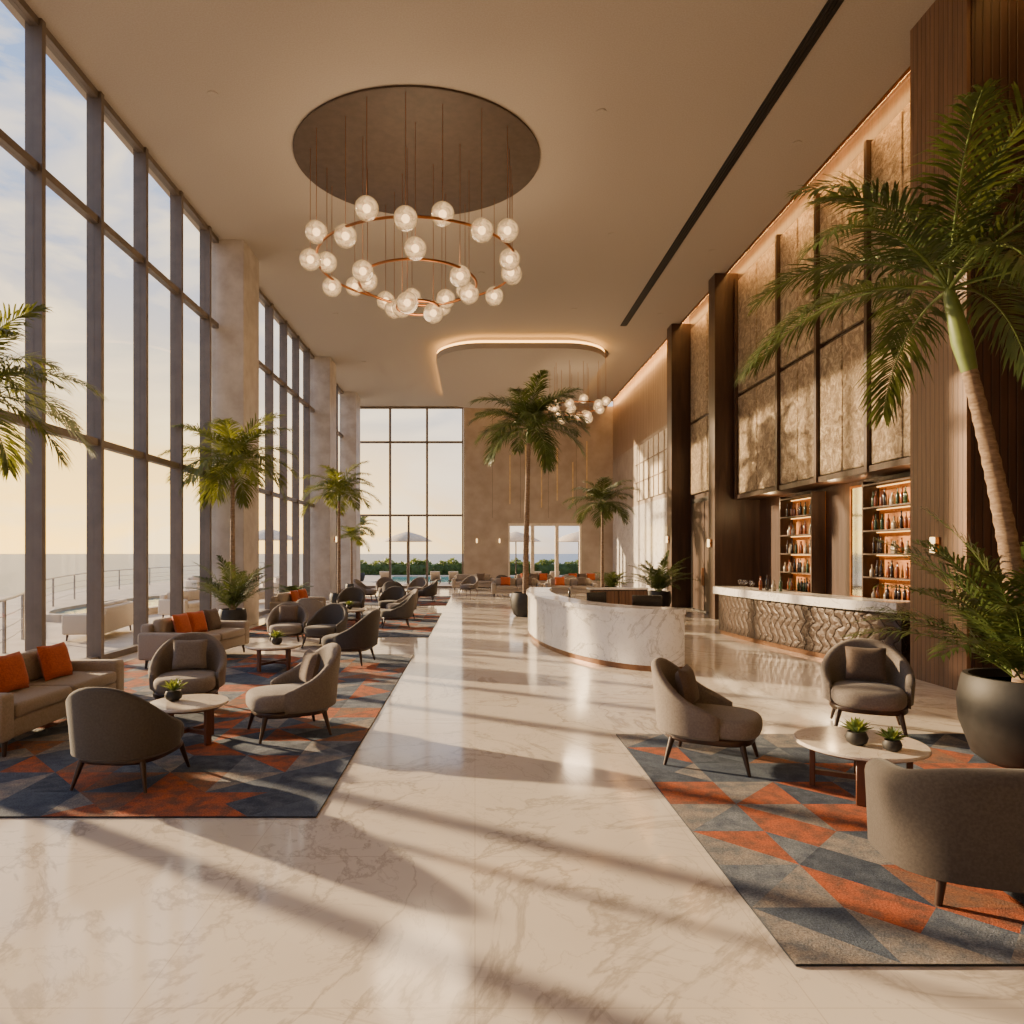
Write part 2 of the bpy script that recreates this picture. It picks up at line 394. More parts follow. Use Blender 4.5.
mb=MB().box(5.36,5.60,9,25.2,ZC-.02,ZC-.001,0)
for k in range(3): mb.box(5.40+.06*k,5.42+.06*k,9,25.2,ZC-.035,ZC-.02,1)
make(f'trim_{n}',mb,[m_blackslot,m_darkmetal],label='long black linear air slot in ceiling',cat='air vent',kind='structure'); n+=1
def rrect(x0,x1,y0,y1,r,seg=10):
    o=[]
    for cx,cy,a0 in ((x1-r,y1-r,0),(x0+r,y1-r,90),(x0+r,y0+r,180),(x1-r,y0+r,270)):
        for k in range(seg+1):
            a=radians(a0+90*k/seg); o.append((cx+r*cos(a),cy+r*sin(a)))
    return o
tr=thing('ceiling_cloud_panel','rounded floating ceiling panel edged with warm LED glow','ceiling panel',(0,0,ZC))
make('panel',MB().plate(rrect(-1.6,5.35,26.3,37.2,1.9),-.52,-.3),m_ceil,tr)
make('panel_core',MB().plate(rrect(-1.3,5.05,26.6,36.9,1.7),-.2,0),m_ceil,tr)
make('led_strip',MB().plate(rrect(-1.58,5.33,26.32,37.18,1.89),-.3,-.2),m_led,tr,label='warm LED halo strip')
dl=thing('downlight','small recessed round ceiling downlight','downlight',(-3.2,15.5,ZC),group='recessed ceiling downlights')
make('trim_ring',MB().lathe([(.07,-.012),(.1,-.012),(.1,0),(.07,0)],seg=20),m_ceil,dl)
make('lens',MB().lathe([(.066,-.006),(.066,-.001)],seg=20),m_blackslot,dl)
for p in ((-4.8,12.5),(-4.9,19),(-4.9,24),(2.4,13),(3.6,18),(3.4,23.5),(.2,20.5),(-2.2,24.5),(6.6,14),(6.6,19),(-4.9,30),(6.5,24)):
    dup(dl,(p[0],p[1],ZC))

# ------------------------------------------------------------ chandelier
def chandelier(name,label,loc,tiers,gr,can):
    c=thing(name,label,'chandelier',loc)
    make('canopy',MB().lathe([(.985,-.05),(1,-.04),(1,-.0)],seg=80,sx=can[0],sy=can[1],c=(0,can[2],0)),m_canopy,c,label='dark bronze ceiling canopy')
    for (R,z,cnt,ph) in tiers:
        make('ring',MB().tube([(R*cos(2*pi*i/64),R*sin(2*pi*i/64),z) for i in range(64)],.028,8,closed=True),m_gold,c,label='bronze ring')
        wires=MB()
        for i in range(cnt):
            a=2*pi*(i+ph)/cnt
            rr=R+ (.12 if i%3 else -.12); zz=z+(.16 if i%2 else -.1)*gr/.23
            x,y=rr*cos(a),rr*sin(a)
            gl=make('globe',MB().sphere((0,0,0),gr,sub=4),m_globe,c,(x,y,zz),label='milky crackled glass globe')
            make('bulb',MB().sphere((0,0,0),gr*.36,sub=2),m_bulb,gl)
            wires.tube([(x,y,zz+gr*.95),(x,y,-.05)],.006,5); wires.tube([(R*cos(a),R*sin(a),z),(x,y,z)],.015,5)
        make('cable',wires,m_gold,c,label='slim bronze suspension rods')
    return c
chandelier('chandelier','tiered bronze ring chandelier with glowing glass globes',(-1.22,14.6,ZC),[(2.12,-2.25,19,.2),(1.25,-2.65,7,.3),(.45,-3.15,3,.1)],.22,(2.6,2.35,.0))
chandelier('chandelier','small ring chandelier with glowing glass globes hanging beyond lobby palm',(4.35,29,ZC),[(1.1,-2.2,12,.2),(.6,-2.6,5,.1)],.2,(1.3,1.3,0))

# ------------------------------------------------------------ furniture
def selip(a,b,p,th):
    c,s=cos(th),sin(th); return (a*math.copysign(abs(c)**(2/p),c),b*math.copysign(abs(s)**(2/p),s))
def pillowy(mb,a,b,z0,z1,p=3.2,cx=0,cy=0,r=.06,mi=0,crown=.02,N=40):
    L=[]
    h=z1-z0; r=min(r,h/2)
    for k in range(7):
        u=k/6*pi/2; ins=r*(1-sin(u)); z=z0+r*(1-cos(u)) ; L.append((ins,z))
    for k in range(7):
        u=k/6*pi/2; ins=r*(1-cos(u)); z=z1-r+r*sin(u); L.append((ins,z))
    L.append((r+min(a,b)*.35,z1+crown*.7)); L.append((min(a,b)*.9,z1+crown))
    LL=[]
    for ins,z in L:
        LL.append([(cx+q[0],cy+q[1],z) for q in (selip(max(a-ins,.01),max(b-ins,.01),p,2*pi*i/N) for i in range(N))])
    return mb.loops(LL,mi)
def shell(mb,a,b,tm,zb,ztb,zta,t,lean,p=2.2,cy=0,N=44,mi=0,pw=1.0):
    L=[]
    for i in range(N+1):
        s=-1+2*i/N; th=s*tm; x,y=selip(a,b,p,pi/2-th)
        x2,y2=selip(a,b,p,pi/2-th-.01*(1 if s<1 else -1)); x3,y3=selip(a,b,p,pi/2-th+.01)
        d=Vector((x2-x3,y2-y3)).normalized(); nx,ny=-d.y,d.x
        if nx*x+ny*y<0: nx,ny=-nx,-ny
        f=(.5+.5*cos(pi*abs(s)))**pw; zt=zta+(ztb-zta)*f
        e=max(0,1-abs(s)**14)**.5; e=.25+.75*e
        tt=t*e; zt2=zb+(zt-zb)*(.85+.15*e)
        pr=[]
        K=8
        for k in range(K+1):
            u=pi*k/K; pr.append((-t/2+ cos(u)*tt/2, zt2-tt/2+sin(u)*tt/2))
        for k in range(1,4): pr.append((-t/2-tt/2, zt2-tt/2-(zt2-tt/2-zb-.03)*k/3))
        for k in range(1,4): pr.append((-t/2+tt/2-(0 if k>1 else tt*.5)*(1 if k==1 else 0), zb+(0 if k==1 else .03+(zt2-tt/2-zb-.03)*(k-2)/2)))
        pts=[]
        for o,z in pr:
            o2=o+lean*((z-zb)/(ztb-zb))**1.3 if z>zb else o
            pts.append((x+nx*o2,y+ny*o2+cy,z))
        L.append(pts)
    return mb.loops(L,mi)
def legs(par,pts,z,mat,r0=.026,r1=.014,spl=.05):
    for (x,y) in pts:
        l=sqrt(x*x+y*y)
        make('leg',MB().tube([(x,y,z),(x*(1+spl/l),y*(1+spl/l),0)],[r0,r1],10),mat,par)
protos={}
def armchair(key,loc,rot,label,sc=1.0):
    z=zf(loc[0],loc[1])
    if key in protos: return dup(protos[key],(loc[0],loc[1],z),rot,label,sc)
    mo,mi_={'taupe':(m_taupe,m_taupe_in),'char':(m_char,m_char)}[key]
    c=thing('armchair',label,'armchair',(loc[0],loc[1],z),rot); c.scale=(sc,)*3
    make('backrest',shell(MB(),.42,.40,radians(118),.27,.90,.50,.085,.06,2.3,.03,pw=.85),mo,c,label='curved upholstered tub back')
    mb=MB(); pillowy(mb,.345,.385,.27,.455,3,0,-.085,.07); make('seat_cushion',mb,mi_,c)
    mb=MB(); pillowy(mb,.36,.38,.225,.285,3,0,-.04,.02,crown=0); make('seat_frame',mb,m_legwood,c)
    legs(c,[(.27,.25),(-.27,.25),(.27,-.34),(-.27,-.34)],.24,m_legwood,.028,.014,.08)
    protos[key]=c; return c
def pillow_mesh(w,h,d):
    N=12; V=[];F=[]
    for sgn in (1,-1):
        o=len(V)
        for i in range(N+1):
            for j in range(N+1):
                u=-1+2*i/N; v=-1+2*j/N
                pin=1-.07*(1-abs(u*v))*(max(abs(u),abs(v)))**3
                th=((1-u**4)*(1-v**4))**.5*d/2
                V.append((u*w/2*pin,sgn*th,v*h/2*pin))
        for i in range(N):
            for j in range(N):
                a=o+i*(N+1)+j; F.append((a,a+1,a+N+2,a+N+1) if sgn>0 else (a,a+N+1,a+N+2,a+1))
    return MB().add(V,F)
pil={}
def pillow(base,rot,off,key,label,size=.42,tilt=-14,yaw=0):
    R=Matrix.Rotation(rot,3,'Z'); p=Vector((base[0],base[1],zf(base[0],base[1])))+R@Vector(off)
    if (key,size) in pil: o=pil[(key,size)].copy(); COL.objects.link(o)
    else:
        mb=pillow_mesh(size,size*.9,.15)
        o=make('throw_pillow',mb,{'brown':m_brownpil,'orange':m_orange,'taupe':m_taupe_in,'cream':m_cream}[key],cat='pillow'); pil[(key,size)]=o
    o.location=p; o.rotation_euler=(radians(tilt),0,rot+yaw); o['label']=label; return o
def chair(key,x,y,deg,label,pl=None,sc=1.0):
    r=radians(deg); armchair(key,(x,y),r,label,sc)
    if pl: pillow((x,y),r,(0,.17*sc,.66*sc),pl,f'square {pl} throw pillow on armchair')
def sofa(key,mat,loc,deg,label,W=2.3,pils=(),cat='sofa',name='sofa'):
    r=radians(deg); z=zf(loc[0],loc[1])
    if key in protos: s=dup(protos[key],(loc[0],loc[1],z),r,label)
    else:
        s=thing(name,label,cat,(loc[0],loc[1],z),r)
        h=W/2
        make('base',MB().box(-h+.06,h-.06,-.44,.44,.16,.36,0,.03,3),mat,s)
        for k in (-1,1):
            make('armrest',MB().box(k*(h-.1)-.1,k*(h-.1)+.1,-.46,.46,.15,.62,0,.05,4),mat,s)
            x0=0 if k>0 else -(h-.2)
            make('seat_cushion',MB().box(x0+.005,x0+h-.205,-.47,.22,.35,.50,0,.05,4),mat,s)
            make('back_cushion',MB().box(x0+.01,x0+h-.21,.14,.34,.48,.84,0,.07,4),mat,s)
        make('backrest',MB().box(-h+.1,h-.1,.28,.47,.16,.76,0,.05,4),mat,s)
        legs(s,[(h-.15,.36),(-h+.15,.36),(h-.15,-.38),(-h+.15,-.38)],.17,m_legwood,.03,.018,.03)
        protos[key]=s
    for (x,k) in pils: pillow(loc,r,(x,.02,.70),k,f'{k} square throw pillow on sofa',.46,-16,random.uniform(-.15,.15))
    return s
def coffee(x,y,R,label,rot=0.3,H=.42):
    c=thing('coffee_table',label,'coffee table',(x,y,zf(x,y)),rot)
    make('tabletop',MB().lathe([(R-.02,H-.035),(R,H-.025),(R,H-.008),(R-.008,H)],seg=64),m_tabletop,c,label='round pale marble top')
    make('apron',MB().lathe([(R*.86,H-.055),(R*.86,H-.035)],seg=48),m_tleg,c)
    for k in range(4):
        a=pi/4+k*pi/2; mx=Matrix.Rotation(a,4,'Z')
        make('leg',MB().box(R*.66,R*.66+.045,-.035,.035,0,H-.05,0,.006,1,mx=mx),m_tleg,c)
    make('stretcher',MB().box(-R*.66,R*.66,-.02,.02,.1,.14,0,mx=Matrix.Rotation(pi/4,4,'Z')).box(-R*.66,R*.66,-.02,.02,.1,.14,0,mx=Matrix.Rotation(-pi/4,4,'Z')),m_tleg,c)
    return c
def rosette(mb,o,R,n=22,mi=0,up=.8,seed=1):
    rnd=random.Random(seed); o=Vector(o)
    for k in range(n):
        az=k*2.4; el=radians(15+65*(k/n)); L=R*(1-.35*k/n)*rnd.uniform(.85,1.1)
        d=Vector((cos(az)*cos(el),sin(az)*cos(el),sin(el)*up)); s=Vector((-sin(az),cos(az),0)); w=L*.15
        m=o+d*L*.5+Vector((0,0,.1*L)); tip=o+d*L
        mb.add([o,m+s*w,tip,m-s*w,m-Vector((0,0,w*.6))],[(0,1,4),(1,2,4),(2,3,4),(3,0,4)],mi)
    return mb
def tableplant(x,y,z,s=1,label='small succulent in round dark pot on table'):
    c=thing('potted_succulent',label,'potted plant',(x,y,z+zf(x,y)+.001))
    make('pot',MB().lathe([(.04*s,0),(.065*s,.02*s),(.075*s,.055*s),(.06*s,.09*s),(.05*s,.085*s)],seg=24),m_pot,c)
    make('leaves',rosette(MB(),(0,0,.08*s),.15*s,34,seed=int(x*10),up=1.1),m_succ,c)
def rug(R,seed,label,cell=.5):
    x0,x1,y0,y1=R
    rnd=random.Random(seed); mb=MB(); mb.box(x0,x1,y0,y1,.001,.012,6)
    nx=max(1,round((x1-x0)/cell)); ny=max(1,round((y1-y0)/cell)); dx=(x1-x0)/nx; dy=(y1-y0)/ny
    blue=[0,0,1,4,4,1,3]; warm=[2,2,5,3]
    for i in range(nx):
        for j in range(ny):
            a=(x0+i*dx,y0+j*dy,.014);b=(a[0]+dx,a[1],.014);c=(b[0],a[1]+dy,.014);d=(a[0],c[1],.014)
            m=((a[0]+c[0])/2,(a[1]+c[1])/2,.014)
            wf=.16+.6*(sin(i*.7+j*.95+seed)>.25)
            pick=lambda: rnd.choice(warm if rnd.random()<wf else blue)
            if rnd.random()<.25:
                for T in ((a,b,m),(b,c,m),(c,d,m),(d,a,m)): mb.add(T,[(0,1,2)],pick())
            elif (i+j)%2:
                mb.add((a,b,c),[(0,1,2)],pick()); mb.add((a,c,d),[(0,1,2)],pick())
            else:
                mb.add((a,b,d),[(0,1,2)],pick()); mb.add((b,c,d),[(0,1,2)],pick())
    make('area_rug',mb,rugm+[m_rugedge],label=label,cat='rug',flat=True)
rug(RUGS[0],3,'navy, slate and rust triangle patterned rug under window seating')
rug(RUGS[1],5,'navy and rust geometric rug further along windows')
rug(RUGS[2],8,'geometric patterned rug near far windows')
rug(RUGS[3],11,'navy, slate and rust triangle rug under armchairs by palm')

chair('char',-3.02,5.98,174,'charcoal tub armchair seen from behind on patterned rug',sc=1.0)
chair('taupe',-3.62,8.6,14,'taupe tub armchair with pillow beside marble coffee table','taupe',sc=1.04)
chair('taupe',-2.02,7.6,-62,'taupe tub armchair with brown pillow at rug edge','brown',sc=1.06)
chair('taupe',2.22,6.55,62,'taupe tub armchair with brown pillow on rust rug','brown',sc=1.05)
chair('taupe',4.45,7.75,-26,'taupe tub armchair with brown pillow in front of bar','brown',sc=1.07)
sofa('cream',m_cream,(-4.98,7.68),90,'cream sofa with orange pillows beside window',pils=((-.35,'orange'),(.45,'orange')))
coffee(-3.02,7.2,.40,'round marble coffee table with wooden legs between armchairs')
coffee(3.2,5.68,.50,'round marble coffee table with wooden legs on rust rug')
tableplant(3.12,5.58,.42,1.15); tableplant(3.30,5.40,.42,.95); tableplant(-3.2,7.25,.42,1.2)
s=thing('loveseat','dark grey brown curved back loveseat at rug edge','sofa',(3.42,4.0,.0145),radians(172))
make('backrest',shell(MB(),1.0,.46,radians(122),.16,.83,.70,.19,.03,3.2,.02),m_love,s)
mb=MB(); pillowy(mb,.82,.40,.2,.46,3.4,0,-.07,.07); make('seat_cushion',mb,m_love,s)
legs(s,[(.75,.25),(-.75,.25),(.7,-.36),(-.7,-.36)],.2,m_legwood,.03,.02,.03)
sofa('cream',m_cream,(-5.15,12.7),82,'cream sofa with orange and brown pillows by window',pils=((-.5,'orange'),(.0,'orange'),(.55,'brown')))
coffee(-3.45,11.7,.48,'round marble coffee table on patterned rug'); tableplant(-3.4,11.7,.42,1.3)
chair('taupe',-4.1,14.9,6,'taupe tub armchair with pillow near window','brown')
chair('char',-2.25,12.4,-100,'dark tub armchair turned toward coffee table',sc=1.08)
chair('char',-3.2,14.6,-20,'dark tub armchair behind coffee table')
sofa('cream',m_cream,(-5.2,20.2),85,'cream sofa with orange pillow near column',pils=((-.3,'orange'),(.4,'orange')))
coffee(-3.5,19.0,.5,'round marble coffee table in second seating group'); tableplant(-3.5,19,.42,1.3)
chair('char',-2.1,18.4,-80,'dark tub armchair in second seating group')
chair('taupe',-2.2,20.6,-70,'taupe tub armchair in second seating group')
chair('char',-3.9,21.4,0,'dark tub armchair in second seating group')
chair('taupe',-4.0,17.0,170,'taupe tub armchair seen from behind')
chair('char',-2.7,22.0,-15,'dark tub armchair by rug edge')
coffee(-3.2,28.6,.5,'round marble coffee table in far seating group')
chair('char',-2.0,28,-80,'dark tub armchair in far seating group'); chair('taupe',-2.6,30.6,-20,'taupe tub armchair in far seating group')
chair('taupe',-4.6,28.6,80,'taupe tub armchair in far seating group'); chair('char',-3.2,26.9,178,'dark tub armchair in far seating group')
chair('taupe',-4.0,30.6,10,'taupe tub armchair in far seating group')
sofa('cream',m_cream,(-.1,37.0),0,'cream sofa near stone back wall',pils=((.4,'brown'),))
chair('char',1.5,34.2,20,'dark tub armchair near back wall'); chair('taupe',-.3,33.6,-30,'taupe tub armchair near back wall')
for x in (3.2,5.8): sofa('cream',m_cream,(x,37.0),0,'long cream banquette sofa under low window',pils=((-.5,'orange'),(.0,'brown'),(.5,'orange')))
for x in (1.9,4.4): sofa('cream',m_cream,(x,31.4),0,'cream banquette sofa in lounge beyond reception',pils=((-.5,'orange'),(.5,'brown')))
chair('char',2.7,33.9,160,'dark tub armchair facing banquette'); chair('taupe',4.6,33.9,190,'taupe tub armchair facing banquette')
coffee(3.7,35.3,.4,'small round table by banquette')

# ------------------------------------------------------------ reception desk
cx,cy,rx,ry=3.3,16.3,2.0,4.9
arc=[(cx+rx*cos(radians(a)),cy+ry*sin(radians(a))) for a in range(150,277,3)]
d=thing('reception_desk','curved white veined marble reception desk with bronze base','reception desk',(0,0,0))
make('body',MB().strip(arc,.5,.1,.98),m_white,d,label='curved white marble front')
make('countertop',MB().strip(arc,.58,.98,1.06,0,-.04),m_white,d)
make('base_trim',MB().strip(arc,.44,0,.1,0,.04),m_toe,d,label='bronze toe kick')
arc2=[(cx+(rx-.5)*cos(radians(a)),cy+(ry-.5)*sin(radians(a))) for a in range(165,271,5)]
make('work_surface',MB().strip(arc2,.55,.70,.75,0,.02),m_walnut,d,label='walnut inner work surface')
make('work_support',MB().strip(arc2,.06,0,.70,0,.3),m_walnut,d)
def monitor(x,y,deg):
    m=thing('monitor','black computer monitor on reception desk','monitor',(x,y,.752),radians(deg))
    make('screen',MB().box(-.27,.27,-.015,.015,.14,.46,0,.006,1),m_screen,m)
    make('stand',MB().tube([(0,.02,.02),(0,.02,.2)],.015,8).lathe([(.11,0),(.11,.012)],seg=20),m_darkmetal,m)
monitor(2.45,13.75,-145); monitor(3.2,12.7,170); monitor(2.12,15.3,-100)
cr=thing('credenza','low walnut credenza behind the reception desk','cabinet',(4.0,19.2,0),0)
make('body',MB().box(-.8,.8,-.25,.25,.08,.98,0,.01,1),m_walnut,cr); make('top',MB().box(-.82,.82,-.27,.27,.98,1.02),m_white,cr)
for k in range(2): make('door',MB().box(-.77+.78*k,-.77+.78*k+.75,-.27,-.25,.12,.94),m_wood_lit,cr)
make('plinth',MB().box(-.75,.75,-.2,.2,0,.08),m_darkmetal,cr)

# ------------------------------------------------------------ bar
bp2=[(6.2,17.25),(6.05,16.95),(6.12,15.8),(6.25,14.8),(6.4,13.8),(6.58,12.8),(6.8,12.0),(7.12,11.4)]
b=thing('bar_counter','long bar with white marble top and carved dark wood front','bar counter',(0,0,0))
make('front_panel',MB().strip(bp2,.5,.1,1.0),m_barfront,b,label='dark carved scale relief cladding')
make('countertop',MB().strip(bp2,.78,1.0,1.17,0,-.14),m_white,b,label='thick white marble top')
make('base_trim',MB().strip(bp2,.42,0,.1,0,.04),m_toe,b)
def shelfunit(y0,y1,label):
    s=thing('back_bar_shelving',label,'shelf',(8.53,(y0+y1)/2,0)); h=(y1-y0)/2
    make('back_panel',MB().box(-.02,0,-h,h,1.0,3.5),m_amberlit,s)
    for k in (-1,1): make('side_panel',MB().box(-.36,-.02,k*h-.02,k*h+.02,1.0,3.5),m_walnut,s)
    zs=[1.0+.48*i for i in range(6)]
    for z in zs: 
        make('shelf',MB().box(-.36,-.02,-h+.02,h-.02,z,z+.03),m_walnut,s)
        if z>1.1: make('light_strip',MB().box(-.08,-.05,-h+.04,h-.04,z-.02,z),m_led_soft,s,label='warm shelf light')
    return zs
protos_b=[]
for i,m in enumerate(m_bott):
    pr=[(.034,0),(.038,.01),(.038,.17+.01*i),(.03,.2+.01*i),(.013,.235+.01*i),(.013,.29+.012*i),(.016,.292+.012*i),(.016,.31+.012*i)]
    if i==2: pr=[(.045,0),(.05,.01),(.05,.13),(.02,.17),(.015,.22),(.02,.222),(.02,.25)]
    protos_b.append((pr,m))
first=[None]*4
def bottle(x,y,z,i):
    lb=['amber glass liquor bottle on lit shelf','green glass wine bottle on lit shelf','clear glass decanter bottle on lit shelf','dark glass bottle on lit shelf'][i]
    if first[i] is None:
        o=make('bottle',MB().lathe(protos_b[i][0],seg=14),protos_b[i][1],label=lb,cat='bottle',group='bottles on the back bar shelves'); first[i]=o
    else: o=first[i].copy(); COL.objects.link(o)
    o.location=(x,y,z); return o
for (y0,y1) in ((16.6,18.3),(12.65,14.4)):
    zs=shelfunit(y0,y1,'warmly lit back bar shelving with liquor bottles')
    for z in zs[:-1]:
        y=y0+.14
        while y<y1-.1:
            if random.random()<.9: bottle(8.28+random.uniform(-.04,.04),y,z+.031,random.choice([0,0,1,2,3,3]))
            y+=random.uniform(.13,.2)
mi=thing('wall_mirror','tall narrow bronze framed mirror between bar shelves','mirror',(8.53,15.1,1.0))
make('glass',MB().box(-.03,0,-.3,.3,0,2.5),m_mirror,mi); make('frame',MB().box(-.05,-.03,-.35,-.3,0,2.5).box(-.05,-.03,.3,.35,0,2.5).box(-.05,-.03,-.3,.3,2.45,2.5).box(-.05,-.03,-.3,.3,0,.05),m_gold,mi)
bc=thing('back_counter','walnut counter under the bar shelves','cabinet',(8.28,15.7,0))
make('body',MB().box(-.25,.25,-3.4,3.4,.0,.94),m_walnut,bc); make('top',MB().box(-.27,.26,-3.42,3.42,.94,.985),m_white,bc)
gl=None
m_clear=glassmat('clear_glass',(.95,.95,.93),.5,.08)
for k in range(7):
    y=16.4-.13*k+random.uniform(-.03,.03); x=6.3+random.uniform(0,.12)
    if gl is None: gl=make('wine_glass',MB().lathe([(.03,0),(.004,.006),(.004,.08),(.03,.11),(.036,.15),(.03,.19)],seg=14),m_clear,label='stemmed wine glass on marble bar top',cat='glass',group='glasses on the bar top'); o=gl
    else: o=gl.copy(); COL.objects.link(o)
    o.location=(x,y,1.171)
for k in range(4):
    o=bottle(6.4+.06*k,15.3-.2*k,1.171,(0,3,2,1)[k]); o['label']=('amber','dark','clear','green')[k]+' glass bottle on marble bar top'; o['group']='bottles on the bar top'
def sconce(x,y,z,deg,label='slim bronze wall sconce with warm glowing tube'):
    s=thing('wall_sconce',label,'wall lamp',(x,y,z),radians(deg))
    make('bracket',MB().box(-.04,.04,-.03,0,-.12,.12,0,.005,1).box(-.015,.015,-.08,-.03,-.02,.02),m_gold,s)
    make('lamp_shade',MB().lathe([(.03,-.12),(.035,-.11),(.035,.11),(.03,.12)],c=(0,-.1,0),seg=16),m_sconce,s,label='glowing glass tube')
sconce(7.2,20.78,2.3,-90); sconce(7.0,10.3,2.12,-90); sconce(.1,YB,2.7,0); sconce(1.4,YB,2.7,0); sconce(7.2,25.3,2.5,-90)
sconce(-6.2,30,2.6,90)

# ------------------------------------------------------------ palms
def frond(mb,o,az,el0,L,droop,leafL,nl,w,rnd,r0=.016,grav=.35):
    N=14; P=[Vector(o)]; T=[]
    H=Vector((cos(az),sin(az),0)); S=Vector((-sin(az),cos(az),0))
    for i in range(N):
        t=(i+.5)/N; el=el0-droop*t**1.15; d=H*cos(el)+Vector((0,0,sin(el))); T.append(d); P.append(P[-1]+d*L/N)
    T.append(T[-1])
    mb.tube(P,[r0*(1-.8*i/N) for i in range(N+1)],5,1)
    for i in range(nl):
        t=.14+.86*i/(nl-1); f=t*N; k=min(int(f),N-1); p=P[k].lerp(P[k+1],f-k); tg=T[k]
        l=leafL*max(.12,sin(pi*(.14+.80*t)))**.7
        a=radians(66-40*t)
        up=S.cross(tg); 
        if up.z<0: up=-up
        for sd in (1,-1):
            aa=a+rnd.uniform(-.14,.14); ll=l*rnd.uniform(.8,1.1)
            d=(tg*cos(aa)+S*sd*sin(aa)+up*rnd.uniform(.05,.4)).normalized()
            wv=d.cross(up).normalized()*w
            g=Vector((0,0,-1)); gv=grav*rnd.uniform(.7,1.3)
            a1=p+d*ll*.3; b1=p+d*ll*.68+g*ll*gv*.35; tip=p+d*ll*.97+g*ll*gv
            mb.add([p-wv*.35,p+wv*.35,a1+wv,b1+wv*.8,tip,b1-wv*.8,a1-wv],[(0,1,2,6),(6,2,3,5),(5,3,4)],0)
def crown(o,n,L,leafL,seed,w=.028,el=(80,-5),droop=(60,85),nl=38,r0=.016,grav=.35,mb=None):
    rnd=random.Random(seed); mb=mb or MB()
    for k in range(n):
        f=(k+.5)/n; az=k*2.399+rnd.uniform(-.2,.2); e=radians(el[0]+(el[1]-el[0])*f+rnd.uniform(-6,6))
        frond(mb,o,az,e,L*rnd.uniform(.85,1.1),radians(rnd.uniform(*droop)),leafL,nl,w,rnd,r0,grav)
    return mb
def pot(par,R,H,mat=m_pot):
    make('pot',MB().lathe([(R*.62,0),(R*.78,H*.08),(R*.97,H*.45),(R,H*.7),(R*.93,H*.96),(R*.9,H),(R*.82,H),(R*.8,H*.9)],seg=48),mat,par,label='rounded charcoal planter')
    make('soil',MB().lathe([(R*.79,H*.86),(R*.79,H*.9)],seg=32),m_soil,par)
def palm(x,y,top,potR,potH,n,L,leafL,label,seed,lean=(0,0),tr=.07,under=0,nl=50,w=.016,leaf=None,shaft=.5,extra=None,el=(80,-5),droop=(60,85)):
    p=thing('potted_palm',label,'potted palm',(x,y,zf(x,y,.3))); pot(p,potR,potH)
    lean=Vector((lean[0],lean[1],0)); z0=potH*.85; pts=[];rr=[]
    K=44
    for i in range(K+1):
        t=i/K; z=z0+(top-z0)*t; pts.append(lean*(t**1.5)+Vector((0,0,z))); rr.append(tr*(1.15-.4*t)*(1.0+(.07 if i%2 else -.04)))
    make('trunk',MB().tube(pts,rr,12),m_trunk,p)
    d=(pts[-1]-pts[-4]).normalized(); a=pts[-1]
    make('crownshaft',MB().tube([a-d*.03,a+d*shaft*.3,a+d*shaft*.8,a+d*shaft],[tr*.8,tr*1.05,tr*.7,tr*.35],12),m_shaft,p)
    o=a+d*shaft*.9
    mb=crown(o,n,L,leafL,seed,w,nl=nl,r0=tr*.2,el=el,droop=droop)
    make('fronds',mb,[leaf or m_leaf,m_shaft],p,flat=True)
    if under: make('lower_fronds',crown((0,0,potH*.88),under,extra or 1.3,.4,seed+9,.012,(86,44),(35,70),36,.01,.3),[m_leaf2,m_shaft],p,flat=True)
    return p
palm(5.2,6.45,3.75,.54,.82,20,2.05,.55,'tall palm in large charcoal pot beside bar column',4,lean=(-.5,.05),tr=.085,under=34,nl=66,w=.012,leaf=m_leaf2,shaft=.85,extra=1.8,el=(84,0),droop=(60,88))
palm(-5.98,7.9,3.55,.3,.5,24,1.45,.46,'potted palm arching over sofa by window',12,tr=.05,nl=60,w=.012,shaft=.3,el=(75,-15),droop=(60,90))
palm(-6.0,16.9,3.9,.34,.6,24,1.8,.6,'potted palm with undergrowth beside stone column',21,tr=.06,under=16,nl=54,w=.015,shaft=.35,extra=1.6,el=(75,-10))
palm(-4.9,24.6,3.9,.34,.55,20,1.5,.55,'potted palm beside far stone column',33,tr=.06,nl=44,w=.016,shaft=.3)
pc=palm(1.6,21.6,5.5,.48,.75,26,2.05,.68,'tall slender palm in pot beyond reception desk',41,tr=.085,nl=56,w=.018,shaft=.5,leaf=m_leaf2,lean=(.1,0))
pm=palm(4.85,26,3.6,.4,.6,20,1.5,.55,'medium palm in pot behind reception desk',52,tr=.06,nl=44,w=.016,shaft=.3,leaf=m_leaf2)
palm(-6.0,33.2,2.6,.3,.5,14,1.1,.45,'small palm near far windows',61,tr=.05,nl=30,shaft=.2)
def bush(x,y,R,H,L,n,label,seed):
    p=thing('potted_plant',label,'potted plant',(x,y,0)); pot(p,R,H)
    make('fronds',crown((0,0,H*.88),n,L,.34,seed,.015,(86,40),(35,75),32,.01,.3),[m_leaf2,m_shaft],p,flat=True)
bush(6.3,23.4,.42,.7,1.5,24,'leafy areca plant in black pot by walnut column',71)
bush(5.6,28.0,.3,.6,1.0,14,'small leafy plant in dark pot behind reception desk',75)
bush(-6.1,23.0,.3,.5,.7,12,'small leafy plant by the window',78)

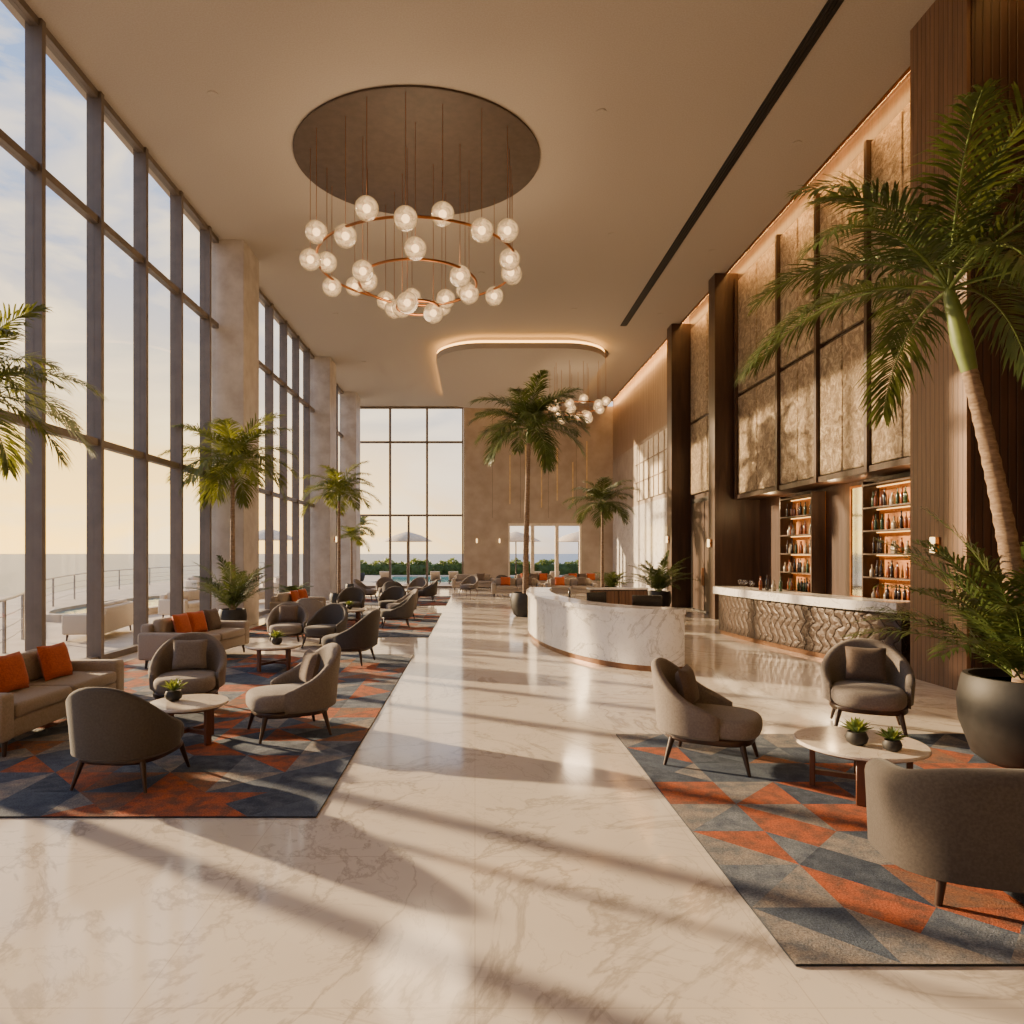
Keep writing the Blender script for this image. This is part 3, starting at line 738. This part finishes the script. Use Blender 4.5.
# ------------------------------------------------------------ exterior
mb=MB().box(-22,XL-.2,-6,70,-.4,-.03).box(XL-.2,12,YB+.4,47,-.4,-.03).box(XL-.2,14,60,70,-.4,-.03)
make('terrace_floor',mb,m_terrace,label='pale stone terrace outside',cat='terrace',kind='structure')
make('pool_water',MB().box(XL-.2,14,47.02,59.98,-.4,-.08),m_pool,label='turquoise swimming pool on terrace',cat='pool')
pl=thing('curved_pool','curved terrace pool with pale stone coping','pool',(-12.3,25.5,-.03))
N=48; ring=lambda a,b:[(a*cos(2*pi*i/N),b*sin(2*pi*i/N)) for i in range(N)]
o1,o2=ring(1.9,5.5),ring(1.6,5.2)
mb=MB(); V=[(x,y,z) for rr_,z in ((o1,0),(o1,.22),(o2,.22),(o2,0)) for x,y in rr_]; F=[(k*N+i,k*N+(i+1)%N,(k+1)*N+(i+1)%N,(k+1)*N+i) for k in range(3) for i in range(N)]
mb.add(V,F); make('coping',mb,m_terrace,pl); make('water',MB().plate(o2,.02,.12),m_pool,pl,label='blue pool water')
make('sea',MB().add([(-6000,-3000,-8),(6000,-3000,-8),(6000,9000,-8),(-6000,9000,-8)],[(0,1,2,3)]),m_sea,label='calm ocean stretching to the horizon',cat='sea',kind='stuff',flat=True)
r=thing('terrace_railing','slim pale metal terrace railing with wires','railing',(0,0,-.03))
ctrl=[(-8.0,9.0),(-8.8,12.0),(-10.6,16.0),(-14.2,22.0),(-17.6,30.0),(-19.8,38.0),(-20.8,48.0),(-21.0,58.0),(-21.0,68.0)]
rp=[]
for i in range(len(ctrl)-1):
    p0,p1,p2,p3=[Vector(ctrl[min(max(j,0),len(ctrl)-1)]) for j in (i-1,i,i+1,i+2)]
    for k in range(4):
        u=k/4; q=.5*((2*p1)+(p2-p0)*u+(2*p0-5*p1+4*p2-p3)*u*u+(3*p1-p0-3*p2+p3)*u**3); rp.append((q.x,q.y))
rp.append(ctrl[-1])
make('handrail',MB().tube([(x,y,1.08) for x,y in rp],.03,6),m_railmetal,r)
for (x,y) in rp[::2]: make('post',MB().box(x-.025,x+.025,y-.025,y+.025,0,1.06),m_railmetal,r)
mb=MB()
for z in (.25,.5,.75): mb.tube([(x,y,z) for x,y in rp],.01,4)
make('wire',mb,m_railmetal,r)
sofa('outdoor',m_outdoor,(-9.2,16.8),-80,'cream outdoor lounge sofa on terrace',name='outdoor_sofa')
for x,y,a in ((-9.0,21.8,80),(-9.2,27.0,70),(-10.0,33.5,-70),(-14,36,60)): sofa('outdoor',m_outdoor,(x,y),a,'cream outdoor lounge sofa on terrace')
for o in bpy.data.objects:
    if o.name.startswith('outdoor_sofa'): o.location.z=-.03
def lounger(x,y,deg):
    if 'l' in protos: return dup(protos['l'],(x,y,-.03),radians(deg))
    s=thing('sun_lounger','cream cushioned sun lounger by the pool','lounger',(x,y,-.03),radians(deg),group='sun loungers by the pool')
    make('frame',MB().box(-.33,.33,-.95,.95,.22,.28).box(-.3,-.25,-.9,-.85,0,.22).box(.25,.3,-.9,-.85,0,.22).box(-.3,-.25,.85,.9,0,.22).box(.25,.3,.85,.9,0,.22),m_walnut,s)
    make('cushion',MB().box(-.31,.31,-.93,.3,.28,.38,0,.03,2).box(-.31,.31,0,.75,-.05,.05,0,.03,2,mx=Matrix.Translation((0,.28,.36))@Matrix.Rotation(radians(38),4,'X')),m_outdoor,s)
    protos['l']=s
for k,x in enumerate((-5.9,-2.6,-1.4,.6,4.0,5.2)): lounger(x,45.2,180)
def umb(x,y,label='open cream parasol on the pool terrace'):
    u=thing('parasol',label,'parasol',(x,y,-.03))
    make('pole',MB().tube([(0,0,.05),(0,0,3.3)],.04,10),m_walnut,u)
    make('canopy',MB().lathe([(1.6,2.75),(1.57,2.8),(.9,3.15),(.05,3.4)],seg=8),m_canvas,u,label='cream canvas canopy')
    make('base',MB().lathe([(.35,0),(.35,.05),(.1,.1)],seg=24),m_stone,u)
umb(-4.3,43.4); umb(2.6,43.4); umb(6.6,43.4); umb(-11.5,38)
dup(pm,(-8.3,49,-.03),1.0,'palm growing by the swimming pool',1.0); dup(pm,(8.6,45.5,-.03),2.0,'palm growing by the swimming pool',1.0)
rnd=random.Random(5)
mb=MB().box(-12,12,63,63.9,0,1.0,0,.2,2)
for k in range(7000):
    x=rnd.uniform(-12.1,12.1); z=rnd.uniform(.0,1.25+.18*sin(x*2.1)+.12*sin(x*5.3)); y=62.9+rnd.uniform(0,1.0)
    c0=Vector((x,y,z)); a=Vector((rnd.uniform(-1,1),rnd.uniform(-1,1),rnd.uniform(-.3,1))).normalized()*.2; b_=Vector((rnd.uniform(-1,1),rnd.uniform(-1,1),rnd.uniform(-1,1))).normalized()*.09
    mb.add([c0-a,c0+b_,c0+a,c0-b_],[(0,1,2,3)],0)
make('hedge',mb,m_hedge,loc=(0,0,-.03),label='long clipped green hedge beyond the pool',cat='hedge',flat=True)

# ------------------------------------------------------------ light
sd=bpy.data.lights.new('sun','SUN'); sd.energy=16; sd.color=(1,.71,.40); sd.angle=radians(1.2)
so=bpy.data.objects.new('sun',sd); COL.objects.link(so)
el=radians(14.5); hd=Vector((.86,-.51,0)).normalized(); dv=Vector((hd.x*cos(el),hd.y*cos(el),-sin(el)))
so.rotation_euler=dv.to_track_quat('-Z','Y').to_euler(); so.location=(-30,30,15)
def pt(x,y,z,e,r=.3,c=(1,.72,.44)):
    l=bpy.data.lights.new('lamp_light','POINT'); l.energy=e; l.color=c; l.shadow_soft_size=r
    o=bpy.data.objects.new('lamp_light',l); COL.objects.link(o); o.location=(x,y,z); return o
pt(-1.15,14.6,7.0,500,1.0); pt(4.35,29,7.0,200,.6)
for y in (12.5,15.5,18.8): pt(8.1,y,3.3,30,.08,(1,.64,.30))
w=bpy.data.worlds.new('World'); SC.world=w; w.use_nodes=True; T=w.node_tree; T.nodes.clear()
class W(NT):
    def __init__(s,t): s.t=t
q=W(T); out=q.n('ShaderNodeOutputWorld'); bg=q.n('ShaderNodeBackground')
tc=q.n('ShaderNodeTexCoord'); sp=q.n('ShaderNodeSeparateXYZ'); q.l(tc.outputs['Generated'],sp.inputs[0])
dt=q.n('ShaderNodeVectorMath',operation='DOT_PRODUCT'); q.l(tc.outputs['Generated'],dt.inputs[0]); dt.inputs[1].default_value=(-.63,.775,0)
z=sp.outputs[2]
warm=q.ramp(dt.outputs['Value'],[(.66,(0,0,0)),(.985,(1,1,1))])
hor=q.mix(warm,(.60,.54,.52),(3.1,1.75,.30))
mid=q.mix(warm,(.36,.48,.74),(1.45,1.05,.50))
zen=(.30,.43,.72)
f1=q.ramp(z,[(.0,(0,0,0)),(.20,(1,1,1))]); f2=q.ramp(z,[(.14,(0,0,0)),(.45,(1,1,1))])
c=q.mix(f2,q.mix(f1,hor,mid),zen)
mp=q.n('ShaderNodeMapping'); mp.inputs['Scale'].default_value=(1,1,3.0); q.l(tc.outputs['Generated'],mp.inputs['Vector'])
cl=q.ramp(q.noise(mp.outputs[0],4.2,9,.5),[(.43,(0,0,0)),(.60,(1,1,1))])
c=q.mix(q.math('MULTIPLY',cl,.7),c,q.mix(warm,(.86,.79,.78),(1.9,1.4,.70)))
q.l(c,bg.inputs[0]); bg.inputs[1].default_value=1.9; q.l(bg.outputs[0],out.inputs[0])

# ------------------------------------------------------------ camera
cd=bpy.data.cameras.new('camera'); cd.sensor_width=36; cd.lens=24; cd.shift_x=37/1024; cd.shift_y=41/1024; cd.clip_end=20000
co=bpy.data.objects.new('camera',cd); COL.objects.link(co); co.location=(0,0,2); co.rotation_euler=(pi/2,0,0); SC.camera=co
